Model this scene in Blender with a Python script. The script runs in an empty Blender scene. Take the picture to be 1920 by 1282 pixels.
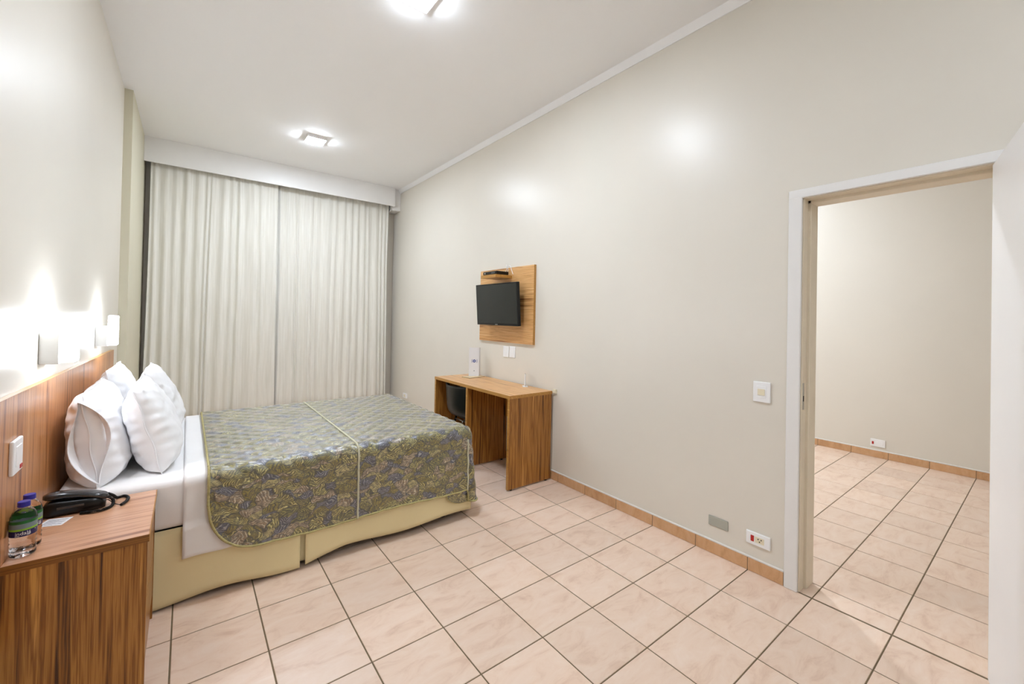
import bpy, bmesh, math, random
from mathutils import Vector, Matrix, noise

random.seed(7)
scene = bpy.context.scene
C = scene.collection
PI = math.pi

# ------------------------------------------------------------------ camera
F_PX = 797.40          # focal length in pixels of a 1920 wide frame
cam_data = bpy.data.cameras.new('camera')
cam_data.sensor_fit = 'HORIZONTAL'
cam_data.sensor_width = 36.0
cam_data.lens = F_PX / 1920 * 36.0
cam_data.shift_x = -36.59 / 1920
cam_data.shift_y = -52.66 / 1920
cam_data.clip_start = 0.02
cam = bpy.data.objects.new('camera', cam_data)
C.objects.link(cam)
yaw, pitch, roll = 0.679877, 0.009436, 0.019749
fw = Vector((math.sin(yaw) * math.cos(pitch), math.cos(yaw) * math.cos(pitch), math.sin(pitch)))
rt = Vector((math.cos(yaw), -math.sin(yaw), 0))
up = rt.cross(fw)
r2 = rt * math.cos(roll) + up * math.sin(roll)
u2 = up * math.cos(roll) - rt * math.sin(roll)
CAM = Vector((0.0263, -2.4623, 1.4575))
cam.matrix_world = Matrix(((r2.x, u2.x, -fw.x, CAM.x), (r2.y, u2.y, -fw.y, CAM.y),
                           (r2.z, u2.z, -fw.z, CAM.z), (0, 0, 0, 1)))
scene.camera = cam

def to_px(p):
    d = Vector(p) - CAM
    z = d.dot(fw)
    if z < 0.05:
        return None
    return 996.59 + F_PX * d.dot(r2) / z, 588.34 - F_PX * d.dot(u2) / z

# ------------------------------------------------------------------ world, exposure
world = bpy.data.worlds.new('world')
scene.world = world
world.use_nodes = True
world.node_tree.nodes['Background'].inputs[0].default_value = (0.8, 0.85, 1, 1)
world.node_tree.nodes['Background'].inputs[1].default_value = 0.05
scene.view_settings.view_transform = 'Standard'
scene.view_settings.look = 'None'
scene.view_settings.exposure = 1.8
scene.view_settings.gamma = 1.0
scene.view_settings.use_curve_mapping = False
LAMP = 96.0            # radiance of the ceiling lamp diffusers
HALL_LAMP = 205.0
SCONCE = 13.0

# ------------------------------------------------------------------ helpers
def srgb(r, g, b):
    f = lambda c: (c / 255 / 12.92) if c / 255 <= 0.04045 else ((c / 255 + 0.055) / 1.055) ** 2.4
    return (f(r), f(g), f(b), 1)

def new_mat(name):
    m = bpy.data.materials.new(name)
    m.use_nodes = True
    nt = m.node_tree
    return m, nt, nt.nodes['Principled BSDF']

def N(nt, t, **kw):
    n = nt.nodes.new(t)
    for k, v in kw.items():
        setattr(n, k, v)
    return n

def ramp(nt, stops):
    n = N(nt, 'ShaderNodeValToRGB')
    el = n.color_ramp.elements
    while len(el) < len(stops):
        el.new(0.5)
    for e, (p, c) in zip(el, stops):
        e.position = p
        e.color = c
    return n

def plain(name, col, rough=0.5, metal=0.0, var=0.03, scale=6.0, bump=0.0, bscale=60.0, spec=0.5, coat=0.0):
    """colour with a faint noise mottle and optional fine relief"""
    m, nt, b = new_mat(name)
    L = nt.links
    tc = N(nt, 'ShaderNodeTexCoord')
    no = N(nt, 'ShaderNodeTexNoise')
    no.inputs['Scale'].default_value = scale
    no.inputs['Detail'].default_value = 4
    L.new(tc.outputs['Object'], no.inputs['Vector'])
    c0 = tuple(max(0, c * (1 - var)) for c in col[:3]) + (1,)
    c1 = tuple(min(1, c * (1 + var)) for c in col[:3]) + (1,)
    r = ramp(nt, [(0.3, c0), (0.7, c1)])
    L.new(no.outputs['Fac'], r.inputs['Fac'])
    L.new(r.outputs['Color'], b.inputs['Base Color'])
    b.inputs['Roughness'].default_value = rough
    b.inputs['Metallic'].default_value = metal
    b.inputs['Specular IOR Level'].default_value = spec
    b.inputs['Coat Weight'].default_value = coat
    if bump > 0:
        n2 = N(nt, 'ShaderNodeTexNoise')
        n2.inputs['Scale'].default_value = bscale
        n2.inputs['Detail'].default_value = 3
        L.new(tc.outputs['Object'], n2.inputs['Vector'])
        bp = N(nt, 'ShaderNodeBump')
        bp.inputs['Strength'].default_value = bump
        bp.inputs['Distance'].default_value = 0.01
        L.new(n2.outputs['Fac'], bp.inputs['Height'])
        L.new(bp.outputs['Normal'], b.inputs['Normal'])
    return m

def emit(name, col, strength):
    m, nt, b = new_mat(name)
    b.inputs['Base Color'].default_value = (0.9, 0.9, 0.9, 1)
    b.inputs['Emission Color'].default_value = col
    b.inputs['Emission Strength'].default_value = strength
    return m

def wood(name, axis, dark, mid, light, rough=0.32, freq=26.0, seed=0.0):
    """striped laminate, grain along the given axis"""
    m, nt, b = new_mat(name)
    L = nt.links
    tc = N(nt, 'ShaderNodeTexCoord')
    mp = N(nt, 'ShaderNodeMapping')
    sc = [freq, freq, freq]
    sc['XYZ'.index(axis)] = 0.7
    mp.inputs['Scale'].default_value = sc
    mp.inputs['Location'].default_value = (seed, seed * 1.7, seed * 2.3)
    L.new(tc.outputs['Object'], mp.inputs['Vector'])
    n1 = N(nt, 'ShaderNodeTexNoise')
    n1.inputs['Scale'].default_value = 1.0
    n1.inputs['Detail'].default_value = 5
    n1.inputs['Roughness'].default_value = 0.62
    n1.inputs['Distortion'].default_value = 0.35
    L.new(mp.outputs['Vector'], n1.inputs['Vector'])
    mp2 = N(nt, 'ShaderNodeMapping')
    sc2 = [freq * 5, freq * 5, freq * 5]
    sc2['XYZ'.index(axis)] = 2.5
    mp2.inputs['Scale'].default_value = sc2
    L.new(tc.outputs['Object'], mp2.inputs['Vector'])
    n2 = N(nt, 'ShaderNodeTexNoise')
    n2.inputs['Scale'].default_value = 1.0
    n2.inputs['Detail'].default_value = 3
    L.new(mp2.outputs['Vector'], n2.inputs['Vector'])
    mx = N(nt, 'ShaderNodeMix', data_type='FLOAT')
    mx.inputs[0].default_value = 0.22
    L.new(n1.outputs['Fac'], mx.inputs[2])
    L.new(n2.outputs['Fac'], mx.inputs[3])
    r = ramp(nt, [(0.37, dark), (0.44, mid), (0.49, tuple(a * 0.55 + c * 0.45 for a, c in zip(mid, light))), (0.53, mid), (0.545, tuple(a * 0.6 + c * 0.4 for a, c in zip(mid, dark))), (0.57, mid), (0.63, light)])
    L.new(mx.outputs[0], r.inputs['Fac'])
    L.new(r.outputs['Color'], b.inputs['Base Color'])
    b.inputs['Roughness'].default_value = rough
    return m

WD, WM, WL = srgb(72, 40, 12), srgb(154, 98, 38), srgb(214, 158, 80)
M = {}
for ax in 'XYZ':
    M['wood' + ax] = wood('striped_wood_' + ax, ax, WD, WM, WL, seed=3.1 * ord(ax))
M['woodX'] = wood('striped_wood_painted_sheen', 'X', srgb(150, 92, 58), srgb(212, 156, 118), srgb(232, 186, 150), seed=2.0, rough=0.28)  # nightstand top: same laminate, gloss reflection painted in as a paler base colour
M['woodX'].node_tree.nodes['Principled BSDF'].inputs['Coat Weight'].default_value = 0.6
M['woodX'].node_tree.nodes['Principled BSDF'].inputs['Coat Roughness'].default_value = 0.25
TD, TM, TL = srgb(150, 92, 46), srgb(224, 168, 104), srgb(244, 204, 148)
M['woodlight'] = wood('striped_wood_light', 'Y', TD, TM, TL, seed=5.0, freq=30)
M['woodhead'] = wood('striped_wood_headboard', 'Z', srgb(122, 66, 30), srgb(188, 124, 70), srgb(222, 168, 112), seed=9.0, rough=0.3, freq=24)
M['woodedge'] = wood('wood_edge_band', 'Y', srgb(160, 110, 44), srgb(184, 132, 62), srgb(206, 156, 84), freq=40)
M['woodedge_dark'] = wood('wood_edge_band_dark', 'X', srgb(84, 50, 12), srgb(128, 80, 26), srgb(168, 112, 44), freq=40)
M['wall'] = plain('wall_paint_cream', srgb(231, 225, 213), rough=0.34, var=0.012, scale=2.0, bump=0.02, bscale=18, spec=0.45)
M['wall_olive'] = plain('wall_paint_return', srgb(216, 210, 186), rough=0.5, var=0.012)
M['ceiling'] = plain('ceiling_paint', srgb(250, 250, 250), rough=0.7, var=0.006, scale=2)
M['white_paint'] = plain('white_gloss_paint', srgb(240, 238, 235), rough=0.38, var=0.012, scale=5)
M['jamb_paint'] = plain('aged_jamb_paint', srgb(230, 217, 194), rough=0.45, var=0.025, scale=9)
M['leaf_paint'] = plain('door_leaf_paint', srgb(244, 242, 240), rough=0.4, var=0.006)
M['plaster_edge'] = plain('plaster_edge', srgb(236, 232, 226), rough=0.6, var=0.03, scale=40)
M['grout'] = plain('grout', srgb(122, 104, 78), rough=0.9, var=0.1, scale=30)
M['plastic'] = plain('white_plastic', srgb(251, 251, 251), rough=0.3, var=0.005)
M['plastic_cream'] = plain('cream_plastic', srgb(238, 228, 200), rough=0.35, var=0.01)
M['plastic_grey'] = plain('grey_plate', srgb(176, 176, 164), rough=0.4, var=0.02)
M['red'] = plain('red_plastic', srgb(186, 30, 28), rough=0.4)
M['black'] = plain('black_plastic', srgb(8, 8, 9), rough=0.3, var=0.05, spec=0.35)
M['black_matt'] = plain('black_rubber', srgb(12, 12, 12), rough=0.6)
M['phone_handset'] = plain('phone_handset_plastic', srgb(34, 36, 40), rough=0.18, var=0.03, coat=0.6)
M['chair_shell'] = plain('chair_shell_plastic', srgb(22, 26, 23), rough=0.38, var=0.05)
M['steel'] = plain('brushed_steel', srgb(190, 190, 186), rough=0.3, metal=1.0)
M['sconce_body'] = plain('sconce_metal', srgb(206, 206, 204), rough=0.45, var=0.01)
M['screen'] = plain('tv_screen', srgb(8, 16, 12), rough=0.12, var=0.02, spec=0.6)
M['linen'] = plain('white_linen', srgb(250, 249, 250), rough=0.8, var=0.01, bump=0.12, bscale=9)
M['sheet'] = plain('sheet_linen', srgb(250, 247, 245), rough=0.75, var=0.012, bump=0.06, bscale=7)
M['skirt'] = plain('bed_skirt_cloth', srgb(246, 230, 182), rough=0.8, var=0.04, scale=3, bump=0.2, bscale=12)
M['binding'] = plain('bedspread_binding', srgb(182, 170, 116), rough=0.7, var=0.15, scale=90)
M['cord_trim'] = plain('seam_cord', srgb(206, 202, 176), rough=0.6, var=0.05, scale=60)
M['paper'] = plain('paper', srgb(242, 242, 244), rough=0.6, var=0.006)
M['ink_blue'] = plain('blue_ink', srgb(58, 84, 158), rough=0.6)
M['ink_grey'] = plain('grey_ink', srgb(120, 124, 136), rough=0.6)
M['kraft'] = plain('folder_cream', srgb(226, 204, 166), rough=0.5, var=0.04)
M['kraft_dark'] = plain('folder_edge', srgb(110, 82, 44), rough=0.6)
M['cap'] = plain('bottle_cap_blue', srgb(38, 36, 150), rough=0.35, var=0.03)
M['label_navy'] = plain('label_navy', srgb(26, 26, 84), rough=0.35, var=0.05)
M['label_green'] = plain('label_green', srgb(20, 104, 44), rough=0.35, var=0.2, scale=40)
M['label_lime'] = plain('label_lime', srgb(140, 190, 60), rough=0.35, var=0.12, scale=60)
M['label_grey'] = plain('label_grey', srgb(118, 136, 142), rough=0.35, var=0.08, scale=50)
M['text_white'] = plain('text_white', srgb(240, 240, 244), rough=0.4)
M['lamp'] = emit('lamp_diffuser', (0.86, 0.96, 1.10, 1), LAMP)
M['lamp_dim'] = emit('lamp_diffuser_dim', (0.86, 0.96, 1.10, 1), LAMP * 0.6)
M['hall_lamp'] = emit('hall_lamp_diffuser', (0.86, 0.96, 1.10, 1), HALL_LAMP)
M['sconce_glow'] = emit('sconce_diffuser', (0.90, 0.97, 1.08, 1), SCONCE)

def glass_mat(name, col, rough=0.02, ior=1.45):
    m, nt, b = new_mat(name)
    tc = N(nt, 'ShaderNodeTexCoord')
    no = N(nt, 'ShaderNodeTexNoise')
    no.inputs['Scale'].default_value = 90
    bp = N(nt, 'ShaderNodeBump')
    bp.inputs['Strength'].default_value = 0.25
    bp.inputs['Distance'].default_value = 0.004
    nt.links.new(tc.outputs['Object'], no.inputs['Vector'])
    nt.links.new(no.outputs['Fac'], bp.inputs['Height'])
    nt.links.new(bp.outputs['Normal'], b.inputs['Normal'])
    b.inputs['Base Color'].default_value = col
    b.inputs['Roughness'].default_value = rough
    b.inputs['Transmission Weight'].default_value = 1.0
    b.inputs['IOR'].default_value = ior
    return m
M['bottle'] = glass_mat('clear_bottle_plastic', (0.97, 0.985, 1, 1), ior=1.25)
M['acrylic'] = glass_mat('clear_acrylic', (0.72, 0.76, 0.84, 1), ior=1.3)

def tile_mat(name, c0, c1, c2, rough):
    m, nt, b = new_mat(name)
    L = nt.links
    tc = N(nt, 'ShaderNodeTexCoord')
    oi = N(nt, 'ShaderNodeObjectInfo')
    ad = N(nt, 'ShaderNodeVectorMath', operation='MULTIPLY_ADD')
    sc = N(nt, 'ShaderNodeCombineXYZ')
    for i in range(3):
        L.new(oi.outputs['Random'], sc.inputs[i])
    L.new(sc.outputs[0], ad.inputs[0])
    ad.inputs[1].default_value = (37, 53, 71)
    L.new(tc.outputs['Object'], ad.inputs[2])
    mp = N(nt, 'ShaderNodeMapping')
    mp.inputs['Rotation'].default_value = (0, 0, 0.6)
    mp.inputs['Scale'].default_value = (1, 2.2, 1)
    L.new(ad.outputs[0], mp.inputs['Vector'])
    n1 = N(nt, 'ShaderNodeTexNoise')
    n1.inputs['Scale'].default_value = 5.5
    n1.inputs['Detail'].default_value = 9
    n1.inputs['Roughness'].default_value = 0.68
    n1.inputs['Distortion'].default_value = 0.8
    L.new(mp.outputs[0], n1.inputs['Vector'])
    r = ramp(nt, [(0.28, c0), (0.47, c1), (0.72, c2)])
    L.new(n1.outputs['Fac'], r.inputs['Fac'])
    hs = N(nt, 'ShaderNodeHueSaturation')
    mr = N(nt, 'ShaderNodeMapRange')
    mr.inputs[3].default_value = 0.95
    mr.inputs[4].default_value = 1.05
    L.new(oi.outputs['Random'], mr.inputs[0])
    L.new(mr.outputs[0], hs.inputs['Value'])
    L.new(r.outputs['Color'], hs.inputs['Color'])
    L.new(hs.outputs['Color'], b.inputs['Base Color'])
    b.inputs['Roughness'].default_value = rough
    return m
M['tile'] = tile_mat('floor_tile_glaze', srgb(222, 188, 163), srgb(239, 211, 188), srgb(245, 222, 203), 0.36)
M['base_tile'] = tile_mat('baseboard_tile_glaze', srgb(196, 148, 104), srgb(212, 166, 122), srgb(222, 182, 142), 0.4)

def curtain_mat():
    m, nt, b = new_mat('curtain_cloth')
    L = nt.links
    tc = N(nt, 'ShaderNodeTexCoord')
    mp = N(nt, 'ShaderNodeMapping')
    mp.inputs['Scale'].default_value = (60, 60, 2)
    L.new(tc.outputs['Object'], mp.inputs['Vector'])
    n1 = N(nt, 'ShaderNodeTexNoise')
    n1.inputs['Scale'].default_value = 1
    n1.inputs['Detail'].default_value = 4
    L.new(mp.outputs[0], n1.inputs['Vector'])
    r = ramp(nt, [(0.3, srgb(226, 222, 210)), (0.7, srgb(240, 237, 228))])
    L.new(n1.outputs['Fac'], r.inputs['Fac'])
    L.new(r.outputs['Color'], b.inputs['Base Color'])
    b.inputs['Roughness'].default_value = 0.85
    b.inputs['Sheen Weight'].default_value = 0.15
    return m
M['curtain'] = curtain_mat()

def spread_mat():
    """printed quilt: olive, navy, tan and cream leaf shapes on UV metres"""
    m, nt, b = new_mat('quilt_leaf_print')
    L = nt.links
    tc = N(nt, 'ShaderNodeTexCoord')
    nw = N(nt, 'ShaderNodeTexNoise')
    nw.inputs['Scale'].default_value = 9
    nw.inputs['Detail'].default_value = 3
    L.new(tc.outputs['UV'], nw.inputs['Vector'])
    wp = N(nt, 'ShaderNodeVectorMath', operation='MULTIPLY_ADD')
    L.new(nw.outputs['Color'], wp.inputs[0])
    wp.inputs[1].default_value = (0.12, 0.12, 0)
    L.new(tc.outputs['UV'], wp.inputs[2])
    mp = N(nt, 'ShaderNodeMapping')
    mp.inputs['Rotation'].default_value = (0, 0, 0.7)
    mp.inputs['Scale'].default_value = (1.1, 2.0, 1)
    L.new(wp.outputs[0], mp.inputs['Vector'])
    v1 = N(nt, 'ShaderNodeTexVoronoi')
    v1.inputs['Scale'].default_value = 13
    L.new(mp.outputs[0], v1.inputs['Vector'])
    sx = N(nt, 'ShaderNodeSeparateColor')
    L.new(v1.outputs['Color'], sx.inputs[0])
    pal = ramp(nt, [(0.0, srgb(112, 102, 8)), (0.24, srgb(146, 132, 28)), (0.44, srgb(50, 56, 86)),
                    (0.62, srgb(142, 118, 84)), (0.78, srgb(86, 84, 14)), (0.9, srgb(194, 182, 118))])
    pal.color_ramp.interpolation = 'CONSTANT'
    L.new(sx.outputs[0], pal.inputs['Fac'])
    pal2 = ramp(nt, [(0.0, srgb(226, 216, 140)), (0.24, srgb(44, 42, 14)), (0.44, srgb(168, 168, 170)),
                     (0.62, srgb(214, 204, 178)), (0.78, srgb(176, 166, 84)), (0.9, srgb(96, 88, 52))])
    pal2.color_ramp.interpolation = 'CONSTANT'
    L.new(sx.outputs[0], pal2.inputs['Fac'])
    # leaf veins: chevrons about each cell's own axis
    df = N(nt, 'ShaderNodeVectorMath', operation='SUBTRACT')
    L.new(mp.outputs[0], df.inputs[0])
    L.new(v1.outputs['Position'], df.inputs[1])
    an = N(nt, 'ShaderNodeMath', operation='MULTIPLY')
    L.new(sx.outputs[1], an.inputs[0])
    an.inputs[1].default_value = 6.28
    vr = N(nt, 'ShaderNodeVectorRotate', rotation_type='Z_AXIS')
    L.new(df.outputs[0], vr.inputs['Vector'])
    L.new(an.outputs[0], vr.inputs['Angle'])
    sp = N(nt, 'ShaderNodeSeparateXYZ')
    L.new(vr.outputs[0], sp.inputs[0])
    ab = N(nt, 'ShaderNodeMath', operation='ABSOLUTE')
    L.new(sp.outputs[0], ab.inputs[0])
    ma = N(nt, 'ShaderNodeMath', operation='MULTIPLY_ADD')
    L.new(ab.outputs[0], ma.inputs[0])
    ma.inputs[1].default_value = 1.3
    L.new(sp.outputs[1], ma.inputs[2])
    ms = N(nt, 'ShaderNodeMath', operation='MULTIPLY')
    L.new(ma.outputs[0], ms.inputs[0])
    ms.inputs[1].default_value = 250.0
    sn = N(nt, 'ShaderNodeMath', operation='SINE')
    L.new(ms.outputs[0], sn.inputs[0])
    rv = ramp(nt, [(0.45, (0, 0, 0, 1)), (0.85, (1, 1, 1, 1))])
    L.new(sn.outputs[0], rv.inputs['Fac'])
    mx = N(nt, 'ShaderNodeMix', data_type='RGBA')
    L.new(rv.outputs['Color'], mx.inputs[0])
    L.new(pal.outputs['Color'], mx.inputs[6])
    L.new(pal2.outputs['Color'], mx.inputs[7])
    # dark gaps between the shapes
    v2 = N(nt, 'ShaderNodeTexVoronoi', feature='DISTANCE_TO_EDGE')
    v2.inputs['Scale'].default_value = 13
    L.new(mp.outputs[0], v2.inputs['Vector'])
    re = ramp(nt, [(0.01, (0, 0, 0, 1)), (0.05, (1, 1, 1, 1))])
    L.new(v2.outputs['Distance'], re.inputs['Fac'])
    n3 = N(nt, 'ShaderNodeTexNoise')
    n3.inputs['Scale'].default_value = 60
    n3.inputs['Detail'].default_value = 5
    L.new(tc.outputs['UV'], n3.inputs['Vector'])
    r3 = ramp(nt, [(0.42, (0, 0, 0, 1)), (0.58, (1, 1, 1, 1))])
    L.new(n3.outputs['Fac'], r3.inputs['Fac'])
    mx2 = N(nt, 'ShaderNodeMix', data_type='RGBA')
    L.new(re.outputs['Color'], mx2.inputs[0])
    mx2.inputs[6].default_value = srgb(44, 42, 24)
    L.new(mx.outputs[2], mx2.inputs[7])
    mx3 = N(nt, 'ShaderNodeMix', data_type='RGBA', blend_type='MULTIPLY')
    mx3.inputs[0].default_value = 0.55
    L.new(mx2.outputs[2], mx3.inputs[6])
    L.new(r3.outputs['Color'], mx3.inputs[7])
    L.new(mx3.outputs[2], b.inputs['Base Color'])
    b.inputs['Roughness'].default_value = 0.42
    b.inputs['Specular IOR Level'].default_value = 0.8
    b.inputs['Sheen Weight'].default_value = 1.0
    b.inputs['Sheen Roughness'].default_value = 0.32
    b.inputs['Coat Weight'].default_value = 1.0
    b.inputs['Coat Roughness'].default_value = 0.42
    b.inputs['Coat IOR'].default_value = 1.85
    bp = N(nt, 'ShaderNodeBump')
    bp.inputs['Strength'].default_value = 0.5
    bp.inputs['Distance'].default_value = 0.004
    L.new(n3.outputs['Fac'], bp.inputs['Height'])
    L.new(bp.outputs['Normal'], b.inputs['Normal'])
    return m
M['spread'] = spread_mat()

def link(name, me, mat, parent=None, smooth=False):
    o = bpy.data.objects.new(name, me)
    C.objects.link(o)
    if mat is not None and not me.materials:
        me.materials.append(M[mat] if isinstance(mat, str) else mat)
    if smooth:
        me.polygons.foreach_set('use_smooth', [True] * len(me.polygons))
    if parent is not None:
        o.parent = parent
    return o

def base_of(parent):
    """world position of a parent's origin (parents here are never rotated)"""
    v = Vector((0, 0, 0))
    while parent is not None:
        v += parent.location
        parent = parent.parent
    return v

def from_bm(name, bm, mat, parent=None, smooth=False, origin=None):
    """bm is in world metres; the object's origin is the parent's base or `origin`"""
    if parent is not None:
        off = base_of(parent)
        bmesh.ops.translate(bm, vec=-off, verts=bm.verts)
    elif origin is not None:
        bmesh.ops.translate(bm, vec=-Vector(origin), verts=bm.verts)
    me = bpy.data.meshes.new(name)
    bm.to_mesh(me)
    bm.free()
    o = link(name, me, mat, parent, smooth)
    if parent is None and origin is not None:
        o.location = origin
    return o

def add_box(bm, x0, x1, y0, y1, z0, z1, bev=0.0, seg=1):
    r = bmesh.ops.create_cube(bm, size=1.0)
    vs = r['verts']
    for v in vs:
        v.co = Vector(((x0 + x1) / 2 + v.co.x * (x1 - x0), (y0 + y1) / 2 + v.co.y * (y1 - y0), (z0 + z1) / 2 + v.co.z * (z1 - z0)))
    if bev > 0:
        es = list({e for v in vs for e in v.link_edges})
        bmesh.ops.bevel(bm, geom=es, offset=bev, segments=seg, profile=0.5, affect='EDGES')
    return bm

def box(name, x0, x1, y0, y1, z0, z1, mat, parent=None, bev=0.0, seg=1, origin=None, smooth=False):
    bm = bmesh.new()
    add_box(bm, x0, x1, y0, y1, z0, z1, bev, seg)
    return from_bm(name, bm, mat, parent, smooth, origin)

def tag(o, label, cat, group=None, kind=None):
    o['label'] = label
    o['category'] = cat
    if group:
        o['group'] = group
    if kind:
        o['kind'] = kind
    return o

def thing(name, loc, label, cat, group=None, kind=None):
    o = bpy.data.objects.new(name, None)
    o.empty_display_size = 0.05
    C.objects.link(o)
    o.location = loc
    return tag(o, label, cat, group, kind)

def copy_tree(o, parent=None):
    c = o.copy()
    C.objects.link(c)
    if parent is not None:
        c.parent = parent
    for ch in list(o.children):
        copy_tree(ch, c)
    return c

def tube_bm(bm, pts, r, n=8, caps=True):
    pts = [Vector(p) for p in pts]
    rings = []
    prev = None
    for i, p in enumerate(pts):
        a = pts[max(0, i - 1)]
        b_ = pts[min(len(pts) - 1, i + 1)]
        t = (b_ - a).normalized()
        if prev is None:
            h = Vector((0, 0, 1)) if abs(t.z) < 0.9 else Vector((1, 0, 0))
            s = t.cross(h).normalized()
        else:
            s = (prev - t * prev.dot(t)).normalized()
        prev = s
        q = t.cross(s)
        rr = r[i] if isinstance(r, (list, tuple)) else r
        rings.append([bm.verts.new(p + (s * math.cos(2 * PI * k / n) + q * math.sin(2 * PI * k / n)) * rr) for k in range(n)])
    for i in range(len(rings) - 1):
        for k in range(n):
            bm.faces.new((rings[i][k], rings[i][(k + 1) % n], rings[i + 1][(k + 1) % n], rings[i + 1][k]))
    if caps:
        bm.faces.new(rings[0][::-1])
        bm.faces.new(rings[-1])
    return bm

def tube(name, pts, r, mat, parent=None, n=8, origin=None):
    bm = tube_bm(bmesh.new(), pts, r, n)
    bmesh.ops.recalc_face_normals(bm, faces=bm.faces)
    return from_bm(name, bm, mat, parent, True, origin)

def lathe_bm(prof, cx, cy, n=32, bm=None):
    bm = bm or bmesh.new()
    rings = []
    for r, z in prof:
        if r < 1e-6:
            rings.append([bm.verts.new((cx, cy, z))])
        else:
            rings.append([bm.verts.new((cx + r * math.cos(2 * PI * k / n), cy + r * math.sin(2 * PI * k / n), z)) for k in range(n)])
    for a, b_ in zip(rings, rings[1:]):
        for k in range(n):
            k2 = (k + 1) % n
            if len(a) == 1 and len(b_) == 1:
                continue
            if len(a) == 1:
                bm.faces.new((a[0], b_[k2], b_[k]))
            elif len(b_) == 1:
                bm.faces.new((a[k], a[k2], b_[0]))
            else:
                bm.faces.new((a[k], a[k2], b_[k2], b_[k]))
    bmesh.ops.recalc_face_normals(bm, faces=bm.faces)
    return bm

def grid_bm(fn, us, vs, bm=None, uvfn=None):
    bm = bm or bmesh.new()
    g = [[bm.verts.new(fn(u, v)) for v in vs] for u in us]
    uvl = bm.loops.layers.uv.verify() if uvfn else None
    for i in range(len(us) - 1):
        for j in range(len(vs) - 1):
            f = bm.faces.new((g[i][j], g[i + 1][j], g[i + 1][j + 1], g[i][j + 1]))
            if uvfn:
                for lp, (a, b_) in zip(f.loops, ((us[i], vs[j]), (us[i + 1], vs[j]), (us[i + 1], vs[j + 1]), (us[i], vs[j + 1]))):
                    lp[uvl].uv = uvfn(a, b_)
    return bm

def lin(a, b_, n):
    return [a + (b_ - a) * i / (n - 1) for i in range(n)]

def prism_bm(pts, z0, z1, bm=None):
    bm = bm or bmesh.new()
    lo = [bm.verts.new((x, y, z0)) for x, y in pts]
    hi = [bm.verts.new((x, y, z1)) for x, y in pts]
    n = len(pts)
    bm.faces.new(lo[::-1])
    bm.faces.new(hi)
    for k in range(n):
        bm.faces.new((lo[k], lo[(k + 1) % n], hi[(k + 1) % n], hi[k]))
    bmesh.ops.recalc_face_normals(bm, faces=bm.faces)
    return bm

# ------------------------------------------------------------------ the rooms
XL, XR, XH0, XH1 = -0.457, 2.632, 2.79, 5.95     # bedroom left/right wall, next room near/far wall
YB, YF = 4.42, -4.3                              # wall behind curtain, wall behind the camera
ZC = 3.45
T = 0.33
DY0, DY1, DZ = -2.306, -1.583, 2.142             # door opening

# floor: grout bed with separate tiles
floor = thing('floor', (0, 0, 0), 'floor of square salmon beige ceramic tiles with dark grout joints', 'floor', kind='structure')
box('grout_bed', XL, XH1, YF, YB, -0.05, -0.0025, 'grout', floor)
G = 0.003
def tile_mesh(w, d, key, cache={}):
    k = (round(w, 4), round(d, 4), key)
    if k in cache:
        return cache[k]
    me = bpy.data.meshes.new('tile')
    hx, hy, c, zt, zb = w / 2 - G, d / 2 - G, 0.0015, 0.0, -0.006
    v = []
    for (ax, ay, z) in ((hx, hy, zb), (hx, hy, zt - 0.0012), (hx - c, hy - c, zt)):
        v += [(-ax, -ay, z), (ax, -ay, z), (ax, ay, z), (-ax, ay, z)]
    f = [(8, 9, 10, 11)]
    for a in (0, 4):
        for q in range(4):
            f.append((a + q, a + (q + 1) % 4, a + 4 + (q + 1) % 4, a + 4 + q))
    me.from_pydata(v, [], f)
    me.materials.append(M[key])
    cache[k] = me
    return me
cells = []
xs_bed = [XL] + [i * T for i in range(-1, 8)] + [XR]
ys_all = [YF] + [j * T for j in range(-13, 14)] + [YB]
def spans(v):
    return [(a, b_) for a, b_ in zip(v, v[1:]) if b_ - a > 0.02]
for a in spans(xs_bed):
    for b_ in spans(ys_all):
        cells.append((a, b_))
for b_ in spans([DY0 + 0.0] + [j * T for j in range(-6, -4)] + [DY1]):
    cells.append(((2.64, 2.79), b_))
xs_hall = [2.79 + (XH1 - 2.79) / 10 * k for k in range(11)]
HY0, HY1 = -3.7, 1.65
for a in spans(xs_hall):
    for b_ in spans([HY0] + [j * T for j in range(-11, 6)]):
        cells.append((a, b_))
rest = bmesh.new()
ntile = 0
for (x0, x1), (y0, y1) in cells:
    cx, cy = (x0 + x1) / 2, (y0 + y1) / 2
    vis = False
    for px in (x0, cx, x1):
        for py in (y0, cy, y1):
            q = to_px((px, py, 0))
            if q and -40 < q[0] < 1960 and 560 < q[1] < 1300:
                vis = True
    if cx < 1.62 and 0.4 < cy:
        vis = False
    if cx < 2.63 and cy > 1.75 or (cx < -0.05 and cy > -0.2):
        vis = False
    if cx > 2.79 and (cy > -0.3):
        vis = False
    if vis:
        o = link('tile', tile_mesh(x1 - x0, y1 - y0, 'tile'), None, floor)
        o.location = (cx, cy, 0)
        ntile += 1
    else:
        add_box(rest, x0 + G, x1 - G, y0 + G, y1 - G, -0.006, 0)
o = from_bm('tile_remainder', rest, 'tile', floor)
o['kind'] = 'stuff'

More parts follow.
